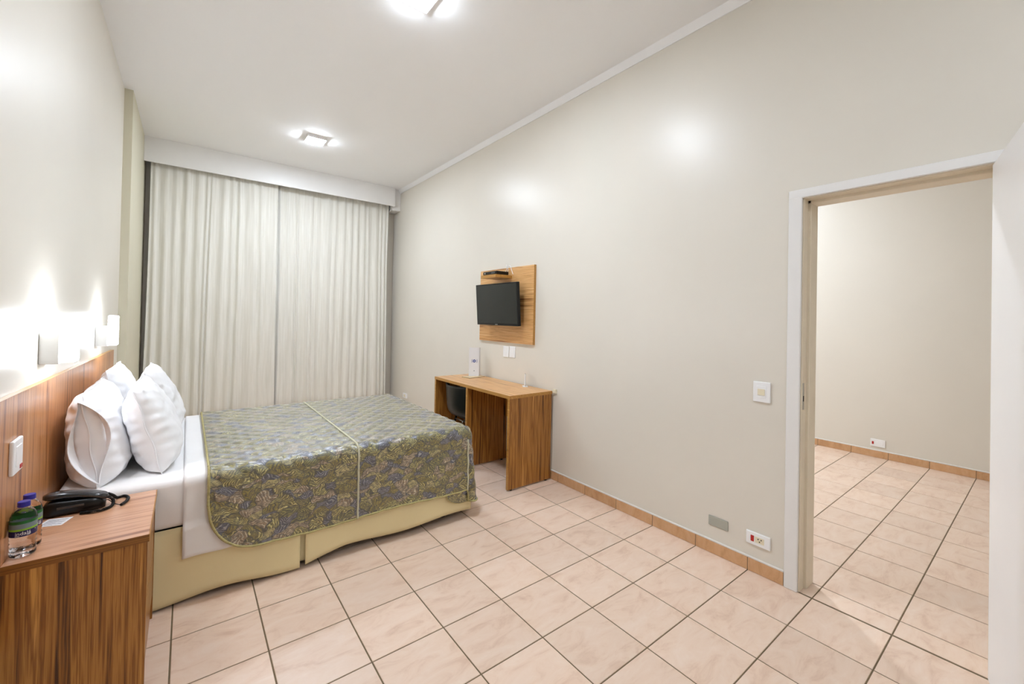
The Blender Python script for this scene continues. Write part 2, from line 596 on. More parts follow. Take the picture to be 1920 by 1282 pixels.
# walls
def wall(name, boxes, label, mat='wall'):
    bm = bmesh.new()
    for b_ in boxes:
        add_box(bm, *b_)
    o = from_bm(name, bm, mat)
    return tag(o, label, 'wall', kind='structure')
wall('wall_left', [(XL - 0.12, XL, YF - 0.12, YB + 0.12, -0.05, ZC)], 'cream glossy wall behind the headboard and sconces')
wall('wall_right', [(XR, XH0, DY1, YB + 0.12, -0.05, ZC), (XR, XH0, YF - 0.12, DY0, -0.05, ZC), (XR, XH0, DY0, DY1, DZ + 0.002, ZC)],
     'long cream satin wall with the television and the doorway')
wall('wall_back', [(XL - 0.12, XR + 0.1, YB, YB + 0.12, -0.05, ZC)], 'cream wall hidden behind the closed curtains')
wall('wall_front', [(XL - 0.12, XR + 0.1, YF - 0.12, YF, -0.05, ZC)], 'plain cream bedroom wall facing the curtains')
wall('wall_hall', [(XH1, XH1 + 0.12, HY0 - 0.1, HY1 + 0.1, -0.05, ZC)], 'cream wall of the next room seen through the doorway')
wall('wall_hall_side', [(XH0 - 0.05, XH1, HY1, HY1 + 0.1, -0.05, ZC)], 'plain cream side wall of the next room')
wall('wall_hall_front', [(XH0 - 0.05, XH1, HY0 - 0.1, HY0, -0.05, ZC)], 'plain cream end wall of the next room')
o = box('ceiling', XL - 0.12, XH1 + 0.12, YF - 0.12, YB + 0.12, ZC, ZC + 0.1, 'ceiling')
tag(o, 'flat white painted ceiling with two square lamps', 'ceiling', kind='structure')

# pilasters on the left wall, moulding, beam stub
o = box('trim_1', XL, -0.398, 2.82, YB, 0, ZC, 'wall_olive')
tag(o, 'shallow cream pilaster on the headboard wall beside the curtain', 'pilaster', kind='structure')
o = box('trim_2', XL, XL + 0.004, YF, -0.235, 0, 2.13, 'wall', bev=0.001)
tag(o, 'very shallow cream wall projection on the headboard wall near the nightstand', 'pilaster', kind='structure')
bm = bmesh.new()
prof = [(XR, 3.397), (XR - 0.008, 3.397), (XR - 0.008, 3.402), (XR - 0.036, ZC), (XR, ZC)]
a = [bm.verts.new((x, YF, z)) for x, z in prof]
b_ = [bm.verts.new((x, 4.15, z)) for x, z in prof]
for k in range(5):
    bm.faces.new((a[k], a[(k + 1) % 5], b_[(k + 1) % 5], b_[k]))
bm.faces.new(a)
bm.faces.new(b_)
bmesh.ops.recalc_face_normals(bm, faces=bm.faces)
o = from_bm('trim_3', bm, 'ceiling')
tag(o, 'white sloped moulding where the ceiling meets the television wall', 'moulding', kind='structure')
o = box('trim_4', 2.50, XR, 4.145, YB, 3.115, ZC, 'white_paint', bev=0.002)
tag(o, 'white beam end between the curtain pelmet and the television wall', 'beam', kind='structure')

# baseboards of cut tiles with a plaster edge on top
def baseboard(name, face_x, ys, sgn, label, h=0.074):
    b0 = thing(name, (face_x, ys[0], 0), label, 'baseboard', kind='structure')
    th = 0.009
    xa, xb = sorted((face_x, face_x + sgn * (th - 0.002)))
    box('grout_backing', xa, xb, ys[0], ys[-1], 0.0005, h, 'grout', b0)
    cache = {}
    for y0, y1 in zip(ys, ys[1:]):
        w = round(y1 - y0, 3)
        if w < 0.03:
            continue
        if w not in cache:
            bm = bmesh.new()
            add_box(bm, min(0, sgn * th), max(0, sgn * th), -w / 2 + 0.002, w / 2 - 0.002, 0.001, h, 0.001)
            me = bpy.data.meshes.new('tile')
            bm.to_mesh(me)
            bm.free()
            me.materials.append(M['base_tile'])
            cache[w] = me
        o = link('tile', cache[w], None, b0)
        o.location = (0, (y0 + y1) / 2 - ys[0], 0)
    xa, xb = sorted((face_x, face_x + sgn * (th + 0.001)))
    box('plaster_edge', xa, xb, ys[0], ys[-1], h, h + 0.012, 'plaster_edge', b0, bev=0.003)
    return b0
baseboard('baseboard_right', XR, [-1.515] + [j * T for j in range(-4, 13)] + [4.15], -1, 'terracotta tile baseboard below the television wall')
baseboard('baseboard_hall', XH1, [HY0] + [j * T for j in range(-11, 6)], -1, 'terracotta tile baseboard in the next room')

# ------------------------------------------------------------------ door
door = thing('door_1', (XR, -1.93, 0), 'white painted doorway with an open white door leaf', 'door', kind='structure')
CW = 0.066
for y0, y1 in ((DY1, DY1 + CW), (DY0 - CW, DY0)):
    box('casing', XR - 0.014, XR + 0.002, y0, y1, 0.0, DZ + 0.046, 'white_paint', door, bev=0.003)
box('casing_head', XR - 0.015, XR + 0.002, DY0 - CW, DY1 + CW, DZ, DZ + 0.047, 'white_paint', door, bev=0.003)
# jamb linings with a rebate: front strip, groove, thicker stop
for s, y in ((-1, DY1), (1, DY0)):
    ya, yb = sorted((y, y + s * 0.006))
    box('jamb', XR, XH0 + 0.004, ya, yb, 0.0, DZ, 'jamb_paint', door, bev=0.001)
    ya, yb = sorted((y, y + s * 0.022))
    box('door_stop', XR + 0.062, XH0 + 0.005, ya, yb, 0.0, DZ, 'jamb_paint', door, bev=0.003)
box('jamb_head', XR, XH0 + 0.004, DY0, DY1, DZ - 0.006, DZ + 0.001, 'jamb_paint', door)
box('door_stop', XR + 0.062, XH0 + 0.005, DY0, DY1, DZ - 0.022, DZ, 'jamb_paint', door, bev=0.003)
box('strike_plate', XR + 0.014, XR + 0.036, DY1 - 0.0075, DY1 - 0.0055, 0.985, 1.13, 'steel', door, bev=0.0006)
box('latch_hole', XR + 0.018, XR + 0.030, DY1 - 0.0082, DY1 - 0.007, 1.03, 1.06, 'black_matt', door)
# leaf, hinged on the far jamb and opened a little past square
hx, hy = XR - 0.016, DY0 + 0.016
d = Vector((-0.978, -0.206)).normalized()
nrm = Vector((d.y, -d.x))
if nrm.y < 0:
    nrm = -nrm
LW, LT = 0.70, 0.035
p0 = Vector((hx, hy))
quad = [p0, p0 + d * LW, p0 + d * LW - nrm * LT, p0 - nrm * LT]
leaf = from_bm('leaf', prism_bm([(q.x, q.y) for q in quad], 0.012, DZ - 0.012), 'leaf_paint', door)
for hz in (0.25, 1.05, 1.9):
    bm = lathe_bm([(0, hz), (0.007, hz), (0.007, hz + 0.09), (0, hz + 0.09)], hx + 0.006, hy - 0.006, 12)
    from_bm('hinge', bm, 'steel', leaf, True)
hp = p0 + d * (LW - 0.06) - nrm * LT
hd = from_bm('handle', tube_bm(bmesh.new(), [(hp.x, hp.y, 1.04), (hp.x - nrm.x * 0.05, hp.y - nrm.y * 0.05, 1.04),
             (hp.x - nrm.x * 0.055 - d.x * 0.11, hp.y - nrm.y * 0.055 - d.y * 0.11, 1.04)], 0.009), 'steel', leaf, True)

# ------------------------------------------------------------------ ceiling lamps
def ceiling_lamp(cx, cy, label, group=None, glow='lamp', s=0.10):
    t = thing('ceiling_lamp', (cx, cy, ZC), label, 'ceiling lamp', group)
    box('housing', cx - s, cx + s, cy - s, cy + s, ZC - 0.030, ZC, 'white_paint', t, bev=0.003)
    box('diffuser', cx - s + 0.010, cx + s - 0.010, cy - s + 0.010, cy + s - 0.010, ZC - 0.036, ZC - 0.028, glow, t, bev=0.002)
    return t
ceiling_lamp(1.115, 2.86, 'square white surface lamp on the ceiling nearer the curtains')
ceiling_lamp(1.095, 0.03, 'square white surface lamp on the ceiling above the bed foot side')
ceiling_lamp(1.095, -3.15, 'square white surface lamp on the ceiling near the door', glow='lamp_dim')
ceiling_lamp(4.35, 0.25, 'square white surface lamp on the ceiling of the next room', glow='hall_lamp')

# ------------------------------------------------------------------ curtains and pelmet
pel = thing('curtain_pelmet', (1.03, 4.08, ZC), 'long white pelmet board above the curtains', 'pelmet')
box('front_board', -0.398, 2.521, 4.08, 4.098, 3.163, ZC, 'white_paint', pel, bev=0.002)
box('end_board', 2.503, 2.521, 4.098, 4.145, 3.163, ZC, 'white_paint', pel, bev=0.001)
box('curtain_rail', -0.39, 2.50, 4.185, 4.215, 3.40, ZC, 'white_paint', pel)

def curtain(name, xa, xb, nfold, seed, label, lean=0.0, y0=4.205):
    rnd = random.Random(seed)
    # irregular gathers: cumulative fold phases
    ws = [rnd.uniform(0.4, 2.0) for _ in range(nfold)]
    tot = sum(ws)
    edges = [0]
    for w in ws:
        edges.append(edges[-1] + w / tot)
    amps = [rnd.uniform(0.35, 1.0) for _ in range(nfold)]
    def fold(u):
        for k in range(nfold):
            if u <= edges[k + 1] + 1e-9:
                s = (u - edges[k]) / (edges[k + 1] - edges[k])
                return amps[k] * math.sin(2 * PI * s), k
        return 0, 0
    us = lin(0, 1, nfold * 14 + 1)
    vs = lin(0, 1, 15)
    def fn(u, v):
        z = 0.03 + (3.40 - 0.03) * v
        f, k = fold(u)
        gather = 0.55 + 0.45 * (1 - v)
        fine = 0.35 * math.sin(u * 97 + seed) * (v ** 2)
        dy = 0.024 * gather * (f + fine) + 0.014 * noise.noise((u * 6, v * 2.5, seed))
        x = xa + (xb - xa) * u + lean * (1 - v) * (1 - u) + 0.012 * math.sin(v * 3 + u * 9)
        return Vector((x, y0 + dy, z))
    bm = grid_bm(fn, us, vs)
    bm.normal_update()
    bmesh.ops.solidify(bm, geom=bm.faces[:], thickness=0.0025)
    bmesh.ops.recalc_face_normals(bm, faces=bm.faces)
    o = from_bm(name, bm, 'curtain', None, True, ((xa + xb) / 2, 4.205, 0.03))
    return tag(o, label, 'curtain')
curtain('curtain', -0.345, 0.957, 13, 3, 'cream gathered curtain panel on the headboard side', lean=-0.03, y0=4.190)
curtain('curtain', 0.935, 2.49, 17, 8, 'cream gathered curtain panel on the television side', y0=4.245)

# ------------------------------------------------------------------ headboard
hb = thing('headboard', (-0.437, 1.0, 0), 'long striped wood headboard panel fixed along the wall', 'headboard')
bm = bmesh.new()
Y0h, Y1h, XLh = -0.75, 2.40, XL + 0.001
v = [bm.verts.new(p) for p in ((XLh, Y0h, 0.30), (-0.437, Y0h, 0.30), (-0.437, Y1h, 0.30), (XLh, Y1h, 0.30),
                              (XLh, Y0h, 1.156), (-0.437, Y0h, 1.156), (-0.437, Y1h, 1.128), (XLh, Y1h, 1.128))]
for f in ((0, 1, 2, 3), (4, 5, 6, 7), (0, 1, 5, 4), (1, 2, 6, 5), (2, 3, 7, 6), (3, 0, 4, 7)):
    bm.faces.new([v[k] for k in f])
bmesh.ops.recalc_face_normals(bm, faces=bm.faces)
from_bm('panel', bm, 'woodhead', hb)
bm = bmesh.new()
v = [bm.verts.new(p) for p in ((XLh, Y0h, 1.1562), (-0.4365, Y0h, 1.1562), (-0.4365, Y1h, 1.1282), (XLh, Y1h, 1.1282),
                              (XLh, Y0h, 1.1575), (-0.4365, Y0h, 1.1575), (-0.4365, Y1h, 1.1295), (XLh, Y1h, 1.1295))]
for f in ((0, 1, 2, 3), (4, 5, 6, 7), (0, 1, 5, 4), (1, 2, 6, 5), (2, 3, 7, 6), (3, 0, 4, 7)):
    bm.faces.new([v[k] for k in f])
bmesh.ops.recalc_face_normals(bm, faces=bm.faces)
from_bm('edge_band', bm, 'woodedge', hb)

# sconces
def sconce(y, zc, label):
    t = thing('wall_sconce', (XL, y, zc), label, 'wall lamp', 'reading sconces above the headboard')
    box('body', XL, -0.396, y - 0.05, y + 0.05, zc - 0.068, zc + 0.068, 'sconce_body', t, bev=0.003)
    box('diffuser', -0.396, -0.350, y - 0.048, y + 0.048, zc - 0.062, zc + 0.142, 'sconce_glow', t, bev=0.004)
    return t
sconce(0.27, 1.288, 'small square wall sconce with glowing diffuser above the nightstand side of the bed')
sconce(1.67, 1.274, 'small square wall sconce with glowing diffuser on the curtain side of the headboard')

# ------------------------------------------------------------------ wall plates
def plate(name, face, axis_sign, y0, y1, z0, z1, label, cat, mat='plastic', th=0.009):
    t = thing(name, (face, (y0 + y1) / 2, (z0 + z1) / 2), label, cat)
    xa, xb = sorted((face, face + axis_sign * th))
    box('cover', xa, xb, y0, y1, z0, z1, mat, t, bev=0.004, seg=2)
    def face_box(nm, ya, yb, za, zb, m, off=0.0, d=0.002):
        x_a, x_b = sorted((face + axis_sign * (th - 0.001 + off), face + axis_sign * (th + d + off)))
        return box(nm, x_a, x_b, ya, yb, za, zb, m, t, bev=0.0006)
    return t, face_box
t, fb = plate('light_switch', XR, -1, -1.433, -1.338, 0.995, 1.113, 'white light switch plate on the wall beside the door frame', 'switch', th=0.011)
fb('module_frame', -1.411, -1.360, 1.020, 1.088, 'plastic')
fb('rocker', -1.405, -1.366, 1.036, 1.072, 'plastic_cream', 0.002, 0.003)
t, fb = plate('wall_outlet', XR, -1, -1.444, -1.310, 0.160, 0.234, 'white outlet plate with red switch low on the wall beside the door', 'outlet', th=0.011)
fb('red_switch', -1.356, -1.338, 0.180, 0.214, 'red')
fb('socket', -1.412, -1.362, 0.180, 0.214, 'plastic_cream')
for yy, zz in ((-1.380, 0.203), (-1.397, 0.203), (-1.388, 0.190)):
    fb('pin_hole', yy - 0.003, yy + 0.003, zz - 0.003, zz + 0.003, 'black_matt', 0.002, 0.0012)
t, fb = plate('cable_plate', XR, -1, -1.200, -1.075, 0.172, 0.232, 'plain grey blank cover plate low on the wall', 'outlet', 'plastic_grey', 0.006)
t, fb = plate('blank_plate', XR, -1, 1.118, 1.215, 1.042, 1.155, 'plain white wall plate below the television panel, nearer the curtains', 'outlet')
fb('insert', 1.14, 1.193, 1.06, 1.137, 'plastic')
t, fb = plate('blank_plate', XR, -1, 1.006, 1.103, 1.046, 1.160, 'plain white wall plate below the television panel, nearer the door', 'outlet')
fb('insert', 1.028, 1.081, 1.064, 1.142, 'plastic')
t, fb = plate('wall_outlet', XR, -1, 3.70, 3.83, 0.205, 0.275, 'small white outlet low on the wall between curtain and desk', 'outlet', th=0.02)
fb('socket', 3.74, 3.79, 0.222, 0.258, 'plastic_cream')
t, fb = plate('junction_cover', XR, -1, 0.372, 0.415, 0.78, 0.817, 'tiny cream cover on the wall at the desk corner', 'outlet', 'plastic_cream', 0.02)
t, fb = plate('wall_outlet', XH1, -1, -1.295, -1.165, 0.118, 0.20, 'white outlet plate above the baseboard in the next room', 'outlet')
fb('red_switch', -1.195, -1.178, 0.142, 0.172, 'red')
fb('socket', -1.275, -1.21, 0.142, 0.176, 'plastic')
t, fb = plate('headboard_outlet', -0.437, 1, -0.222, -0.115, 0.880, 0.998, 'white outlet plate with red switch set into the headboard', 'outlet', th=0.012)
fb('module', -0.198, -0.138, 0.905, 0.975, 'plastic')
fb('red_switch', -0.15, -0.126, 0.888, 0.902, 'red')

# ------------------------------------------------------------------ bed
bed = thing('double_bed', (0.62, 1.05, 0), 'wide double bed with white mattress and khaki pleated skirt', 'bed')
box('base_box', -0.42, 1.66, 0.285, 1.82, 0.06, 0.383, 'black_matt', bed, bev=0.01)
bm = bmesh.new()
add_box(bm, -0.425, 1.665, 0.262, 1.842, 0.385, 0.628, 0.035, 4)
from_bm('mattress', bm, 'sheet', bed, True)
for lx in (-0.3, 1.5):
    for ly in (0.36, 1.74):
        from_bm('leg', lathe_bm([(0, 0), (0.028, 0), (0.034, 0.062), (0, 0.062)], lx, ly, 16), 'black_matt', bed, True)

def skirt(pts0, pts1, outward, seed, zfun, top=0.386):
    a, b_ = Vector(pts0), Vector(pts1)
    L_ = (b_ - a).length
    n = max(8, int(L_ / 0.02))
    ow = Vector(outward)
    def fn(u, v):
        p = a + (b_ - a) * u
        zb = zfun(u * L_)
        z = zb + (top - zb) * v
        off = (0.016 * (1 - v) * (0.6 + math.sin(u * L_ * 7.3 + seed) * 0.8) + 0.006 * noise.noise((u * L_ * 3, v * 2, seed)))
        q = p + ow * off
        return Vector((q.x, q.y, z))
    bm = grid_bm(fn, lin(0, 1, n), lin(0, 1, 12))
    bm.normal_update()
    bmesh.ops.solidify(bm, geom=bm.faces[:], thickness=0.003)
    bmesh.ops.recalc_face_normals(bm, faces=bm.faces)
    return from_bm('skirt_panel', bm, 'skirt', bed, True)
skirt((-0.42, 0.272), (0.553, 0.262), (0, -1), 1.0, lambda s: 0.012 + 0.018 * math.sin((s - 0.36) / 0.55 * PI) ** 2 * (1 if 0.36 < s < 0.92 else 0))
skirt((0.582, 0.266), (1.69, 0.268), (0, -1), 2.4, lambda s: 0.016 + 0.026 * min(1, s / 0.22) + 0.008 * math.sin(s * 9))
skirt((0.50, 0.281), (0.64, 0.281), (0, -0.2), 0.3, lambda s: 0.03)
skirt((1.692, 0.275), (1.692, 1.835), (1, 0), 4.0, lambda s: 0.03 + 0.008 * math.sin(s * 8))
skirt((-0.42, 1.838), (1.69, 1.838), (0, 1), 5.0, lambda s: 0.03 + 0.006 * math.sin(s * 7))

def smooth(t_):
    t_ = max(0, min(1, t_))
    return t_ * t_ * (3 - 2 * t_)
# white sheet under the spread, hanging down the near side
def hang_profile(s, y0, y1, zt, r, zb0, zb1):
    """arc length s from the near hem over the top to the far hem -> (y, z)"""
    a = zt - r - zb0
    q = PI / 2 * r
    w = y1 - y0 - 2 * r
    if s < a:
        return y0, zb0 + s
    s -= a
    if s < q:
        t_ = s / r
        return y0 + r - r * math.cos(t_), zt - r + r * math.sin(t_)
    s -= q
    if s < w:
        return y0 + r + s, zt
    s -= w
    if s < q:
        t_ = s / r
        return y1 - r + r * math.sin(t_), zt - r + r * math.cos(t_)
    s -= q
    return y1, zt - r - s
def sheet_fn(u, v):
    zb = 0.236 + 0.004 * math.sin(u * 14)
    r = 0.04
    tot = (0.637 - r - zb) * 2 + PI * r + (1.852 - 0.252 - 2 * r)
    y, z = hang_profile(v * tot, 0.252, 1.852, 0.6365, r, zb, zb)
    x = 0.03 + 0.46 * u
    if z < 0.58 and y < 1:
        k = (0.58 - z) / 0.34
        y += -0.010 * k * (1 - smooth((u - 0.25) / 0.3)) * (0.5 + 0.5 * math.sin(u * 13 + 0.6)) - 0.004 * noise.noise((u * 5, z * 8, 1))
        if z < 0.40:
            y -= 0.008 * (1 - smooth((u - 0.5) / 0.3))
    return Vector((x, y, z))
bm = grid_bm(sheet_fn, lin(0, 1, 32), lin(0, 1, 130))
bm.normal_update()
bmesh.ops.solidify(bm, geom=bm.faces[:], thickness=0.0025)
bmesh.ops.recalc_face_normals(bm, faces=bm.faces)
o = from_bm('bed_sheet', bm, 'sheet', None, True, (0.3, 1.05, 0.63))
tag(o, 'white top sheet hanging from the mattress below the bedspread edge', 'sheet')

# bedspread: quilted cloth over the foot two thirds, hanging on three sides
SX0, SX1, SY0, SY1, SZ, SR = 0.128, 1.682, 0.230, 1.872, 0.653, 0.055
def quilt(u, v):
    p = 0.12
    a = abs(math.sin(PI * (u + v) / p))
    b2 = abs(math.sin(PI * (u - v) / p))
    return 0.0085 * (min(a, b2) ** 0.7) - 0.004
def zb_side(x):
    u = min(1, max(0, (x - SX0) / 0.21))
    return 0.212 + 0.26 * (1 - math.sqrt(max(0, 1 - (1 - u) ** 2))) + 0.008 * math.sin(x * 7)
bm = bmesh.new()
uvl = bm.loops.layers.uv.verify()
def patch(fn, us, vs, uvf):
    g = [[bm.verts.new(fn(u, v)) for v in vs] for u in us]
    for i in range(len(us) - 1):
        for j in range(len(vs) - 1):
            qs = (g[i][j], g[i + 1][j], g[i + 1][j + 1], g[i][j + 1])
            ps = ((us[i], vs[j]), (us[i + 1], vs[j]), (us[i + 1], vs[j + 1]), (us[i], vs[j + 1]))
            if len({tuple(round(c, 5) for c in q.co) for q in qs}) < 4:
                keep = []
                seen = set()
                for q, p in zip(qs, ps):
                    k = tuple(round(c, 5) for c in q.co)
                    if k not in seen:
                        seen.add(k)
                        keep.append((q, p))
                if len(keep) < 3:
                    continue
                qs, ps = zip(*keep)
            f = bm.faces.new(qs)
            for lp, p in zip(f.loops, ps):
                lp[uvl].uv = uvf(*p)
ix0, ix1, iy0, iy1 = SX0, SX1 - SR, SY0 + SR, SY1 - SR
nx = 150
us_x, us_y = lin(ix0, ix1, nx), lin(iy0, iy1, 152)
patch(lambda x, y: Vector((x, y, SZ + quilt(x, y) + 0.004 * noise.noise((x * 3, y * 3, 0)))), us_x, us_y, lambda x, y: (x, y))
Q = PI / 2 * SR
def strip_pt(bx, by, n, t_, zb, uu, vv, flare):
    """t_ in 0..1 down the hanging strip"""
    tot = Q + (SZ - SR - zb)
    s = t_ * tot
    e = quilt(uu, vv - s)
    if s < Q:
        a = s / SR
        off, z = SR * math.sin(a), SZ - SR + SR * math.cos(a)
        nn = (math.sin(a), math.cos(a))
    else:
        off, z = SR, SZ - SR - (s - Q)
        nn = (1, 0)
    k = max(0, (s - Q)) / 0.4
    off += flare * k + nn[0] * e
    z += nn[1] * e
    return Vector((bx + n[0] * off, by + n[1] * off, z)), s
ts = lin(0, 1, 50)
near_edge, far_edge, foot_edge = [], [], []
def near_fn(x, t_):
    fl = 0.008 + 0.010 * math.sin(x * 5.0 + 1.0)
    return strip_pt(x, iy0, (0, -1), t_, zb_side(x), x, iy0, fl)[0]
def near_uv(x, t_):
    return x, iy0 - t_ * (Q + SZ - SR - zb_side(x))
patch(near_fn, us_x, ts, near_uv)
def far_fn(x, t_):
    return strip_pt(x, iy1, (0, 1), t_, zb_side(x), x, iy1, 0.012)[0]
patch(far_fn, us_x, ts, lambda x, t_: (x, iy1 + t_ * (Q + SZ - SR - zb_side(x))))
def zb_foot(y):
    return 0.125 + 0.01 * math.sin(y * 8)
def foot_fn(y, t_):
    return strip_pt(ix1, y, (1, 0), t_, zb_foot(y), y, ix1, 0.02 + 0.010 * math.sin(y * 6))[0]
patch(foot_fn, us_y, ts, lambda y, t_: (ix1 + t_ * 0.55, y))
def corner_fn(side):
    cy = iy0 if side < 0 else iy1
    def fn(a, t_):
        n = (math.sin(a * PI / 2), side * math.cos(a * PI / 2))
        z_a, z_b = zb_side(ix1), zb_foot(cy)
        zb = z_a + (min(z_b, 0.118) - z_a) * smooth(a / 0.16) + (z_b - 0.118) * smooth((a - 0.7) / 0.3)
        fl = (0.008 + 0.010 * math.sin(ix1 * 5.0 + 1.0)) * (1 - a) + a * (0.02 + 0.01 * math.sin(cy * 6)) if side < 0 else 0.012 * (1 - a) + a * (0.02 + 0.01 * math.sin(cy * 6))
        fl += 0.020 * math.sin(a * PI) - 0.022 * math.exp(-((a - 0.2) / 0.1) ** 2)
        return strip_pt(ix1, cy, n, t_, zb, ix1 + a * 0.1, cy, fl)[0]
    return fn
patch(corner_fn(-1), lin(0, 1, 26), ts, lambda a, t_: (ix1 + a * 0.12, iy0 - t_ * 0.45))
patch(corner_fn(1), lin(0, 1, 26), ts, lambda a, t_: (ix1 + a * 0.12, iy1 + t_ * 0.45))
def flap_zb(x):
    return 0.118 + 0.100 * (1 - math.sqrt(max(0, 1 - (1 - min(1, (x - 1.46) / 0.15)) ** 2)))
def flap_fn(x, t_):
    return Vector((x, 0.2365 - 0.004 * t_ + 0.003 * math.sin(x * 20), 0.30 + (flap_zb(x) - 0.30) * t_))
us_f = lin(1.46, 1.672, 18)
patch(flap_fn, us_f, lin(0, 1, 14), lambda x, t_: (x + 0.3, -0.2 - 0.2 * t_))
bmesh.ops.remove_doubles(bm, verts=bm.verts, dist=0.0004)
bmesh.ops.recalc_face_normals(bm, faces=bm.faces)
spread = from_bm('bedspread', bm, 'spread', None, True, (0.9, 1.05, 0.64))
tag(spread, 'quilted bedspread with olive and navy leaf print draped over the bed', 'bedspread')
md = spread.modifiers.new('thickness', 'SOLIDIFY')
md.thickness = 0.006
md.offset = -1
edge = [near_fn(ix0, t_) for t_ in ts][::-1]
hem = [near_fn(ix0, t_) for t_ in ts] + [near_fn(x, 1) for x in us_x[1:]] + [corner_fn(-1)(a, 1) for a in lin(0, 1, 26)[1:]] + \
      [foot_fn(y, 1) for y in us_y[1:]] + [corner_fn(1)(a, 1) for a in lin(1, 0, 26)[1:]] + [far_fn(x, 1) for x in us_x[::-1][1:]] + \
      [far_fn(ix0, t_) for t_ in ts[::-1]][1:] + [Vector((ix0, y, SZ + 0.002)) for y in us_y[::-1][1::3]] + [near_fn(ix0, 0)]
tube('binding', hem, 0.0062, 'binding', spread, 6)
cx_ = 0.862
cordp = [near_fn(cx_, t_) for t_ in ts[::-1]] + [Vector((cx_, y, SZ + 0.004)) for y in us_y[1:-1:3]] + [far_fn(cx_, t_) for t_ in ts]
tube('seam_cord', [p + Vector((0, -0.003 if p.y < 0.3 else 0, 0.001)) for p in cordp], 0.0065, 'cord_trim', spread, 6)
tube('flap_binding', [flap_fn(x, 1) for x in us_f], 0.006, 'binding', spread, 6)
vert = [corner_fn(-1)(0.02, t_) + Vector((0.002, -0.003, 0)) for t_ in ts[12:]]
tube('corner_binding', vert, 0.006, 'cord_trim', spread, 6)

# ------------------------------------------------------------------ pillows
def pillow(cx, cy, cz, tilt, w, h, th, seed, label, lip=0.0, yaw_=0.0, roll_=0.0):
    """standing pillow: w along y, h up, th along x; tilt leans the top towards the wall"""
    us, vs = lin(-1, 1, 41), lin(-1, 1, 33)
    rnd = random.Random(seed)
    ph = [rnd.uniform(0, 6) for _ in range(6)]
    def thick(u, v):
        a = max(0, 1 - abs(u) ** 3.6)
        c = max(0, 1 - abs(v) ** (2.4 if v > 0 else 4.5))
        sag = 1 + 0.22 * (-v)
        return th / 2 * (a ** 0.48) * (c ** 0.50) * sag
    def outline(u, v):
        y = u * w / 2 * (1 - 0.045 * (1 - v * v)) * (1 - 0.015 * v ** 8)
        z = v * h / 2 * (1 - 0.05 * (1 - u * u)) * (1 - 0.022 * u ** 8)
        return y, z
    def wr(u, v, s):
        e = min(1 - abs(u), 1 - abs(v))
        k = math.exp(-e * 4)
        return (0.012 * k * math.sin(u * 13 + v * 9 + ph[0]) * math.sin(v * 17 - u * 5 + ph[1]) +
                0.010 * noise.noise((u * 2.2 + ph[2], v * 2.6, s + ph[3])) + 0.006 * noise.noise((u * 5 + ph[4], v * 7, s)))
    bm = bmesh.new()
    rim = {}
    def mk(side):
        g = []
        for i, u in enumerate(us):
            row = []
            for j, v in enumerate(vs):
                y, z = outline(u, v)
                t_ = thick(u, v)
                onrim = i in (0, len(us) - 1) or j in (0, len(vs) - 1)
                x = side * t_ + (wr(u, v, side) * min(1, t_ / 0.02) if not onrim else 0.004 * math.sin(u * 9 + v * 7 + ph[5]))
                if onrim:
                    if (i, j) not in rim:
                        rim[(i, j)] = bm.verts.new((x, y, z))
                    row.append(rim[(i, j)])
                else:
                    row.append(bm.verts.new((x, y, z)))
            g.append(row)
        for i in range(len(us) - 1):
            for j in range(len(vs) - 1):
                bm.faces.new((g[i][j], g[i + 1][j], g[i + 1][j + 1], g[i][j + 1]) if side > 0 else (g[i][j], g[i][j + 1], g[i + 1][j + 1], g[i + 1][j]))
    mk(1)
    mk(-1)
    bmesh.ops.recalc_face_normals(bm, faces=bm.faces)
    me = bpy.data.meshes.new('pillow')
    bm.to_mesh(me)
    bm.free()
    o = link('pillow', me, 'linen', None, True)
    o.location = (cx, cy, cz)
    o.rotation_euler = (roll_, -tilt, yaw_)
    tag(o, label, 'pillow', 'white pillows at the head of the bed')
    sm = o.modifiers.new('smooth', 'SUBSURF')
    sm.levels = 1
    sm.render_levels = 1
    # seam around the rim
    pts = []
    n0, n1 = len(us) - 1, len(vs) - 1
    order = [(i, 0) for i in range(n0)] + [(n0, j) for j in range(n1)] + [(i, n1) for i in range(n0, 0, -1)] + [(0, j) for j in range(n1, -1, -1)]
    for i, j in order:
        y, z = outline(us[i], vs[j])
        pts.append((0.004 * math.sin(us[i] * 9 + vs[j] * 7 + ph[5]), y, z))
    sb = tube_bm(bmesh.new(), pts, 0.0028, 6)
    me2 = bpy.data.meshes.new('seam')
    sb.to_mesh(me2)
    sb.free()
    link('seam', me2, 'linen', o, True)
    if lip:
        # open pillowcase hem standing out past the near end
        def lf(s, q):
            a = s * 2 * PI
            z = math.sin(a) * h * (0.41 + 0.02 * q)
            x = math.cos(a) * (0.07 + 0.012 * q) * (1 - 0.3 * math.sin(a)) * (0.45 + 0.55 * math.cos(a * 0.5 - PI / 4) ** 2) + 0.012 * math.sin(a * 3 + ph[0]) * (0.4 + q)
            y = -w / 2 * 0.90 - lip * q * (1 + 0.35 * math.sin(a * 2 + ph[1]))
            return Vector((x, y, z))
        lb = grid_bm(lf, lin(0, 1, 49), lin(0, 1, 8))
        bmesh.ops.remove_doubles(lb, verts=lb.verts, dist=0.0003)
        lb.normal_update()
        bmesh.ops.solidify(lb, geom=lb.faces[:], thickness=0.002)
        me3 = bpy.data.meshes.new('pillowcase_hem')
        lb.to_mesh(me3)
        lb.free()
        link('pillowcase_hem', me3, 'linen', o, True)
    return o
pillow(-0.312, 0.675, 0.842, 0.14, 0.70, 0.46, 0.215, 1, 'white pillow leaning on the headboard nearest the nightstand, open case end showing', lip=0.035)
